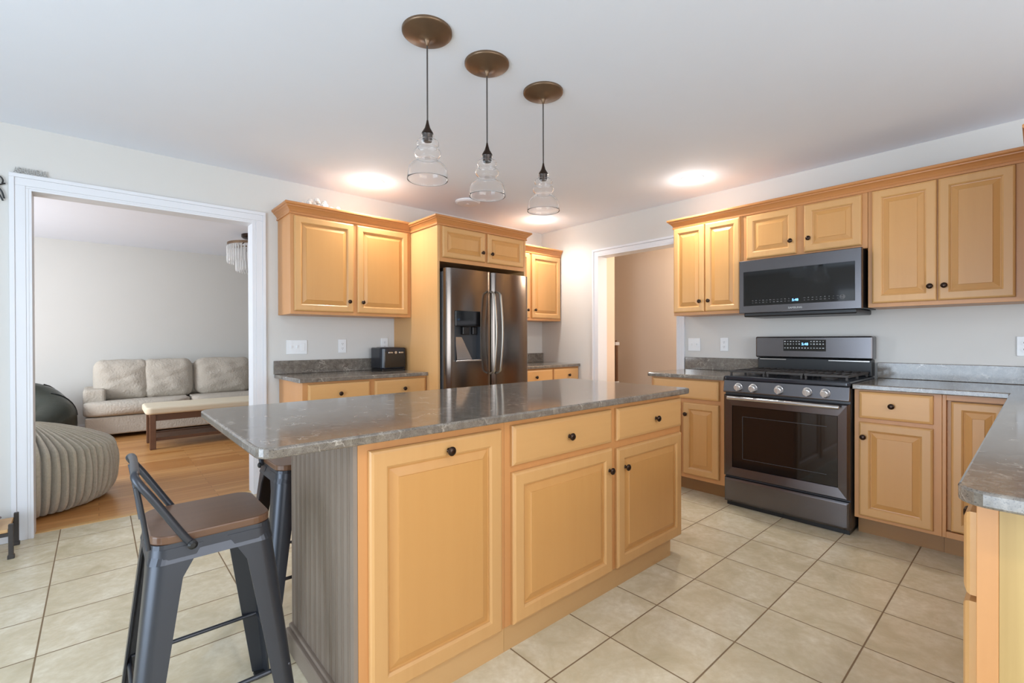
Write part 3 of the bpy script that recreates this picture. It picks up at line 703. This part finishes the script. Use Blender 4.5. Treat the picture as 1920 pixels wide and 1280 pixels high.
for i, (x, y, lab) in enumerate(((1.04, 1.708, 'glass pendant lamp nearest the camera, left one over the island, clear tiered shade'), (1.370, 1.722, 'glass pendant lamp in the middle of the three over the island'), (1.748, 1.727, 'glass pendant lamp over the right end of the island, lowest in the picture'))):
    if i == 0: r = p0
    else:
        r = p0.copy(); C.objects.link(r)
        for ch in list(p0.children):
            c = ch.copy(); C.objects.link(c); c.parent = r
    r.location = (x, y, H); tag(r, lab, 'lamp', 'clear glass pendants over the island')

# ------------------------------------------------------------------ recessed ceiling lights
def can(x, y, lab, pw=14):
    t = thing('recessed_light', lab, 'ceiling light', (x, y, H), 0, 'recessed ceiling lights')
    bm = nb(); lathe(bm, [(.070, -.0005), (.092, -.0005), (.092, -.003), (.088, -.006), (.074, -.008), (.070, -.006), (.070, -.0005)], seg=40, cap=False); obj('trim_ring', bm, M['trim'], t, smooth=True)
    bm = nb(); lathe(bm, [(.0695, -.001), (.0695, -.004), (.04, -.006)], seg=32); obj('lens', bm, M['lens'], t)
    for typ, e, dz in (('SPOT', pw * 3.4, .02), ('POINT', pw * .16, .10)):      # downward beam and the soft spill of the domed lens
        l = bpy.data.lights.new('downlight', typ); l.energy = e; l.shadow_soft_size = .07; l.color = (1, .97, .92)
        if typ == 'SPOT': l.spot_size = radians(156); l.spot_blend = .8
        o = bpy.data.objects.new('downlight', l); C.objects.link(o); o.location = (x, y, H - dz)
can(1.687, 3.618, 'lit recessed ceiling light above the left wall cabinets')
can(3.594, 1.87, 'lit recessed ceiling light in front of the right wall cabinets')
can(3.592, 3.597, 'lit recessed ceiling light above the back corner cabinet')
can(.3, -.6, 'lit recessed ceiling light behind the camera position')
t = thing('smoke_detector', 'flat white round smoke detector on the ceiling behind the pendants', 'smoke detector', (2.60, 3.56, H))
bm = nb(); lathe(bm, [(.115, -.0005), (.115, -.012), (.10, -.022), (.05, -.026)], seg=36); obj('cover', bm, M['plate'], t, smooth=False)
bm = nb(); lathe(bm, [(.02, -.0262), (.018, -.029)], seg=16); obj('test_button', bm, M['trim'], t)

# ------------------------------------------------------------------ bar stools
def stool():
    t = thing('bar_stool', '', 'stool', (0, 0, 0))
    S = .145
    bm = nb(); prism(bm, rpoly([(-S, -S), (S, -S), (S, S), (-S, S)], [.05] * 4), .661, .684); obj('seat', bm, M['seatwood'], t, .004)
    bm = nb(); levels = [(.142, .6605), (.144, .635), (.150, .612)]; rings = []
    for s, z in levels:
        rings.append([bm.verts.new((x, y, z)) for x, y in rpoly([(-s, -s), (s, -s), (s, s), (-s, s)], [.035] * 4)])
    for a, b in zip(rings, rings[1:]):
        for i in range(len(a)): bm.faces.new((a[i], a[(i + 1) % len(a)], b[(i + 1) % len(a)], b[i]))
    bm.faces.new(rings[0]); obj('apron', bm, M['gunmetal'], t, solid=.003, smooth=False)
    for sx in (-1, 1):
        for sy in (-1, 1):
            bm = nb(); prev = None
            for k in range(9):
                q = k / 8; z = .65 * (1 - q) + .012 * q; c = .146 + .066 * q
                flare = .035 * max(0, 1 - q / .14) ** 2
                w_ = .082 * (1 - q) + .046 * q + flare; r_ = .042 * (1 - q) + .026 * q
                pts = [(c - w_, c)] + [(c - r_ + r_ * sin(a), c - r_ + r_ * cos(a)) for a in [pi / 2 * j / 6 for j in range(7)]] + [(c, c - w_)]
                inn = [(c - .005, c - w_), (c - r_ * .3 - .005, c - r_ * .3 - .005), (c - w_, c - .005)]
                ring = [bm.verts.new((sx * x, sy * y, z)) for x, y in pts + inn]
                if prev:
                    for i in range(len(ring)): bm.faces.new((prev[i], prev[(i + 1) % len(ring)], ring[(i + 1) % len(ring)], ring[i]))
                else: bm.faces.new(ring)
                prev = ring
            bm.faces.new(prev); lg = obj('leg', bm, M['gunmetal'], t, smooth=True)
            bx('rubber_foot', M['rubber'], lg, *[(min(sx * a, sx * b), max(sx * a, sx * b), min(sy * c_, sy * d_), max(sy * c_, sy * d_), 0, .011) for a, b, c_, d_ in ((.17, .212, .17, .212),)])
    for k in range(4):
        bm = nb(); c = .180; a = (-c, -c + .004, .235); b = (c, -c + .004, .235)
        rot = Matrix.Rotation(k * pi / 2, 3, 'Z'); tube(bm, [rot @ Vector(a), rot @ Vector(b)], .0065, 10); obj('stretcher', bm, M['gunmetal'], t, smooth=True)
    L = .165
    pts = [(-.055, -.155, .655), (-.075, -.156, .682), (-.135, -.156, .785), (-.162, -.153, .828), (-.174, -.138, .850), (-.172, -.10, .857), (-.168, .10, .857), (-.174, .138, .850), (-.162, .153, .828), (-.135, .156, .785), (-.075, .156, .682), (-.055, .155, .655)]
    bm = nb(); tube(bm, smoothpath(pts, 6), .0095, 12); br = obj('backrest', bm, M['gunmetal'], t, smooth=True)
    for sy in (-1, 1):
        bm = nb(); tube(bm, smoothpath([(-.172, sy * .150, .828), (-.160, sy * .148, .75), (-.148, sy * .142, .66)], 5), .006, 10); obj('back_strut', bm, M['gunmetal'], t, smooth=True)
        bm = nb(); lathe(bm, [(.012, 0), (.012, .006), (.006, .010)], (-.056, 0, .655), 'y', 12)
        for v in bm.verts: v.co.y = sy * (v.co.y + .162)
        obj('bolt', bm, M['black'], t)
    return t
def dup(root, loc, rz):
    r = root.copy(); C.objects.link(r); r.location = loc; r.rotation_euler = (0, 0, rz)
    for ch in list(root.children):
        c = ch.copy(); C.objects.link(c); c.parent = r
        for g in ch.children:
            d = g.copy(); C.objects.link(d); d.parent = c
    return r
s0 = stool(); s0.location = (.243, 1.665, 0)
tag(s0, 'gunmetal bar stool with wooden seat and low back rail, nearest the camera', 'stool', 'metal bar stools at the island')
s1 = dup(s0, (.69, 2.20, 0), -pi / 2)
tag(s1, 'gunmetal bar stool mostly hidden behind the taupe island panel', 'stool', 'metal bar stools at the island')

# ------------------------------------------------------------------ living room
t = thing('sofa', 'long greige fabric sofa with loose back cushions against the living room wall', 'sofa', (1.1, 7.5, 0))
bx('base', M['sofa'], t, (-.12, 2.9, 7.52, 8.27, .05, .27), bevel=.02, seg=3)
bx('arm', M['sofa'], t, (-.14, .07, 7.66, 8.27, .271, .60), bevel=.035, seg=3)
bx('arm', M['sofa'], t, (2.71, 2.92, 7.66, 8.27, .271, .60), bevel=.035, seg=3)
bx('back', M['sofa'], t, (.071, 2.709, 8.06, 8.28, .271, .80), bevel=.04, seg=3)
for a, b, L_ in ((-.14, .93, 1), (.935, 1.85, 0), (1.855, 2.92, 2)):
    bm = nb()
    x0 = a if L_ != 1 else a; pillow(bm, ((a + b) / 2, 7.60 if L_ else 7.60, .365), (b - a, .26 if 0 else .30, .19), 8, wr=.02, seed=int(b * 10))
    box(bm, a + (.22 if L_ == 1 else .02), b - (.22 if L_ == 2 else .02), 7.6, 8.05, .30, .445)
    obj('seat_cushion', bm, M['sofa'], t, .01, smooth=True)
for i, (a, b) in enumerate(((-.03, .50), (.45, .98), (1.03, 1.72), (1.74, 2.42))):
    bm = nb(); pillow(bm, ((a + b) / 2, 7.97 - (.03 if i < 2 else 0), .69), (b - a + .04, .27, .52), 6, 48, 26, .10, i, Matrix.Rotation(radians(-10), 3, 'X'))
    obj('back_cushion', bm, M['sofa'], t, smooth=True)
bm = nb(); pillow(bm, (1.03, 8.03, .66), (.36, .16, .44), 5, wr=.1, seed=9, rot=Matrix.Rotation(radians(-8), 3, 'X')); obj('back_cushion', bm, M['sofa'], t, smooth=True)
for x in (0.0, 2.75):
    for y in (7.58, 8.2): bx('foot', M['darkwood'], t, (x, x + .07, y - .03, y + .03, 0, .05))
rebase(t)
bm = nb(); pillow(bm, (1.90, 7.62, .62), (.34, .13, .30), 4, wr=.08, seed=5, rot=Matrix.Rotation(radians(-14), 3, 'X'))
tag(obj('throw_pillow', bm, M['plate'], smooth=True), 'pale throw pillow on the sofa seat beside the door casing', 'pillow')
t = thing('upholstered_bench', 'wooden coffee bench with cream padded top and slatted lower shelf', 'bench', (1.15, 6.7, 0))
bm = nb(); prism(bm, rpoly([(.38, 6.42), (2.05, 6.42), (2.05, 6.98), (.38, 6.98)], [.06] * 4), .385, .465); obj('padded_top', bm, M['cream'], t, .025, seg=4)
bx('apron', M['darkwood'], t, (.46, 1.98, 6.47, 6.49, .31, .384), (.46, 1.98, 6.91, 6.93, .31, .384), (.44, .46, 6.49, 6.91, .31, .384), (1.98, 2.0, 6.49, 6.91, .31, .384))
for x in (.42, 1.96):
    for y in (6.44, 6.90): bx('leg', M['darkwood'], t, (x, x + .055, y, y + .055, 0, .384), bevel=.004)
bm = nb()
for y in (6.46, 6.92): box(bm, .475, 1.96, y, y + .03, .09, .125)
for i in range(12): y = 6.50 + i * .035; box(bm, .475, 1.96, y, y + .022, .095, .11)
obj('slatted_shelf', bm, M['darkwood'], t)
rebase(t)
# ribbed pouf
t = thing('ribbed_pouf', 'big round beige bean bag with ribbed plush cover by the white casing', 'bean bag', (-.40, 4.88, 0))
bm = nb(); NR, SEG = 62, 558
prof = [(.05, .0), (.36, .004), (.43, .03), (.468, .11), (.480, .22), (.482, .33), (.468, .41), (.43, .455), (.36, .495), (.26, .54), (.17, .575), (.08, .60), (.02, .603)]
P2 = smoothpath([(a, 0, b) for a, b in prof], 5); rings = []
for p in P2:
    ring = []
    for i in range(SEG):
        a = 2 * pi * i / SEG; rb = .027 * (1 - abs(cos(a * NR / 2)) ** 5 * 1.7) * min(1, p.x / .3) * min(1, (p.z + .02) / .06)
        q = p.x + rb + .012 * sin(3 * a + 1) * (p.x / .45) + .006 * sin(17 * a + 9 * p.z)
        tilt = 1 + .10 * (-cos(a)) * (p.x / .45) * (p.z / .6) - .18 * (p.z > .3) * max(0, cos(a + .3)) * (p.x / .45) * 0
        ring.append(bm.verts.new((q * cos(a), q * sin(a), max(0, p.z * tilt) + rb * .8 * (p.z > .4))))
    rings.append(ring)
for a, b in zip(rings, rings[1:]):
    for i in range(SEG): bm.faces.new((a[i], a[(i + 1) % SEG], b[(i + 1) % SEG], b[i]))
bm.faces.new(rings[0]); bm.faces.new(rings[-1]); obj('cover', bm, M['plush'], t, smooth=True)
# leather bean chair
t = thing('bean_bag_chair', 'dark green leather bean bag chair in the living room corner beside the sofa', 'bean bag', (-.66, 7.5, 0))
bm = nb(); rings = []
for j in range(19):
    q = j / 18; th = -pi / 2 + pi * q; ring = []
    for i in range(40):
        a = 2 * pi * i / 40; r_ = .47 * cos(th) ** .55 if cos(th) > 0 else 0
        back = .5 + .5 * sin(a + .15)
        z = .02 + (.38 + .34 * back * (1 if th > 0 else 0)) * (sin(th) * .5 + .5) if th > -1.3 else 0.0
        r_ *= 1 + .03 * sin(6 * a + 4 * q)
        ring.append(bm.verts.new((r_ * cos(a), r_ * sin(a) + .02, max(0, z))))
    rings.append(ring)
for a, b in zip(rings, rings[1:]):
    for i in range(40): bm.faces.new((a[i], a[(i + 1) % 40], b[(i + 1) % 40], b[i]))
bmesh.ops.remove_doubles(bm, verts=bm.verts, dist=.0005)
obj('shell', bm, M['leather'], t, smooth=True, subsurf=1)
bm = nb()
for a0 in (0.1, .8, 1.5, 2.2, 2.9):
    pts = []
    for j in range(9, 17):
        q = j / 18; th = -pi / 2 + pi * q; back = .5 + .5 * sin(a0 + .15); r_ = .47 * cos(th) ** .55 * (1 + .03 * sin(6 * a0 + 4 * q))
        pts.append((r_ * cos(a0), r_ * sin(a0) + .02, .02 + (.38 + .34 * back) * (sin(th) * .5 + .5) + .002))
    tube(bm, pts, .006, 6)
obj('seam_piping', bm, M['black'], t, smooth=True)
# chandelier
t = thing('crystal_chandelier', 'bronze crystal chandelier hanging from the living room ceiling', 'chandelier', (1.45, 6.45, H))
bm = nb(); lathe(bm, [(.135, -.0005), (.135, -.03), (.12, -.045), (.05, -.05)], seg=32); obj('canopy', bm, M['bronze'], t)
for k in range(4):
    a = pi / 4 + k * pi / 2; bm = nb(); tube(bm, [(.06 * cos(a), .06 * sin(a), -.048), (.19 * cos(a), .19 * sin(a), -.125)], .006, 8); obj('arm', bm, M['bronze'], t, smooth=True)
def ring(r, z, h):
    bm = nb(); lathe(bm, [(r, z), (r, z - h), (r - .006, z - h), (r - .006, z), (r, z)], seg=48, cap=False); o = obj('ring', bm, M['bronze_can'], t); return o
ring(.285, -.115, .03); ring(.195, -.16, .02)
def crystals(r, n, z0, z1, w_):
    first = None
    for i in range(n):
        a = 2 * pi * i / n
        if first is None:
            bm = nb(); lathe(bm, [(.003, 0), (w_, -.02), (w_ * .9, z1 - z0 + .03), (.002, z1 - z0)], seg=6); o = first = obj('crystal', bm, M['crystal'], t)
        else: o = first.copy(); C.objects.link(o); o.parent = t
        o.location = (r * cos(a), r * sin(a), z0); o.rotation_euler = (0, 0, a)
crystals(.281, 50, -.147, -.36, .011); crystals(.19, 36, -.182, -.46, .011)

# ------------------------------------------------------------------ small decorations
o = text('word_sign', 'ASAVAIDAL', .045, M['letters'], None, (-.298, YB - .012, OZ + .082 + .020), .004, sx=.62)
tag(o, 'thin grey cut-out word sign standing on the white casing head', 'sign')
t = thing('scroll_ornament', 'black wrought iron scroll ornament on the wall at the left picture edge', 'wall decoration', (-.44, YB - .012, 2.10))
def spiral(cx, cz, r, turns, a0, s=1, n=30): return [(cx + r * (1 - .75 * k / n) * cos(a0 + s * turns * 2 * pi * k / n), 0, cz + r * (1 - .75 * k / n) * sin(a0 + s * turns * 2 * pi * k / n)) for k in range(n + 1)]
for pts in (spiral(-.005, .045, .032, 1.2, -.6), spiral(-.10, .045, .032, 1.2, pi + .6, -1), [(-.10, 0, .012), (-.05, 0, -.005), (.0, 0, .012), (.035, 0, .03)], [(0, 0, .01), (.02, 0, -.02), (.03, 0, -.06)], [(-.02, 0, .005), (.005, 0, -.03), (.025, 0, -.075)], [(-.10, 0, .01), (-.12, 0, -.02), (-.13, 0, -.06)]):
    bm = nb(); tube(bm, smoothpath(pts, 3), .0042, 8); obj('scroll', bm, M['black'], t, smooth=True)
t = thing('cabinet_top_garland', 'white flower decoration lying on top of the left wall cabinet', 'decoration', (1.34, 3.86, UZ1 + .0005))
bm = nb(); rnd = random.Random(8)
for i in range(64):
    x = -.16 + .36 * rnd.random(); z = rnd.uniform(.02, .155 - abs(x) * .28); lathe(bm, [(.003, z - .02), (.018, z - .012), (.022, z), (.016, z + .012), (.002, z + .018)], (x, rnd.uniform(-.05, .05), 0), seg=7)
obj('blossoms', bm, M['white'], t, smooth=True)
bm = nb(); tube(bm, [(-.18, 0, .008), (0, .01, .012), (.22, 0, .008)], .007, 8); obj('stem', bm, M['white'], t)
t = thing('low_plant_stand', 'low black metal stand with a light wood top at the left picture edge', 'stand', (-.55, 3.84, 0))
bx('wooden_top', M['tan'], t, (-.86, -.375, 3.76, 4.0, .145, .165), bevel=.003)
for x in (-.87, -.374):
    for y in (3.755, 3.985): bx('leg', M['iron'], t, (x, x + .02, y, y + .02, 0, .19), (x - .004, x + .024, y - .004, y + .024, 0, .02), bevel=.002)
bx('rail', M['iron'], t, (-.85, -.374, 3.757, 3.767, .125, .144), (-.85, -.374, 3.992, 4.002, .125, .144))
rebase(t)
bm = nb(); lathe(bm, [(.04, .166), (.045, .168), (.075, .19), (.09, .205), (.085, .205), (.07, .192), (.04, .174)], (-.50, 3.87, 0), seg=28)
tag(obj('bowl', bm, M['bowl'], smooth=True), 'dark red shallow bowl on the low stand at the left picture edge', 'bowl')
t = thing('stair_newel', 'slim dark stair post with white cap seen through the doorway', 'post', (4.95, 3.597, 0))
bx('plinth', M['trim'], t, (-.03, .03, -.025, .025, 0, .66), bevel=.004)
bx('post', M['darkwood'], t, (-.018, .018, -.016, .016, .66, 1.12), bevel=.003)
bx('cap', M['trim'], t, (-.035, .035, -.028, .028, 1.12, 1.16), bevel=.006)
bm = nb(); lathe(bm, [(.012, 1.1605), (.016, 1.175), (.004, 1.185)], seg=14); obj('finial', bm, M['darkwood'], t)
# warm lamp of the hall beyond the doorway
l = bpy.data.lights.new('hall_lamp', 'POINT'); l.energy = 34; l.color = (1, .80, .62); l.shadow_soft_size = .15
o = bpy.data.objects.new('hall_lamp', l); C.objects.link(o); o.location = (4.65, 2.0, 2.1)
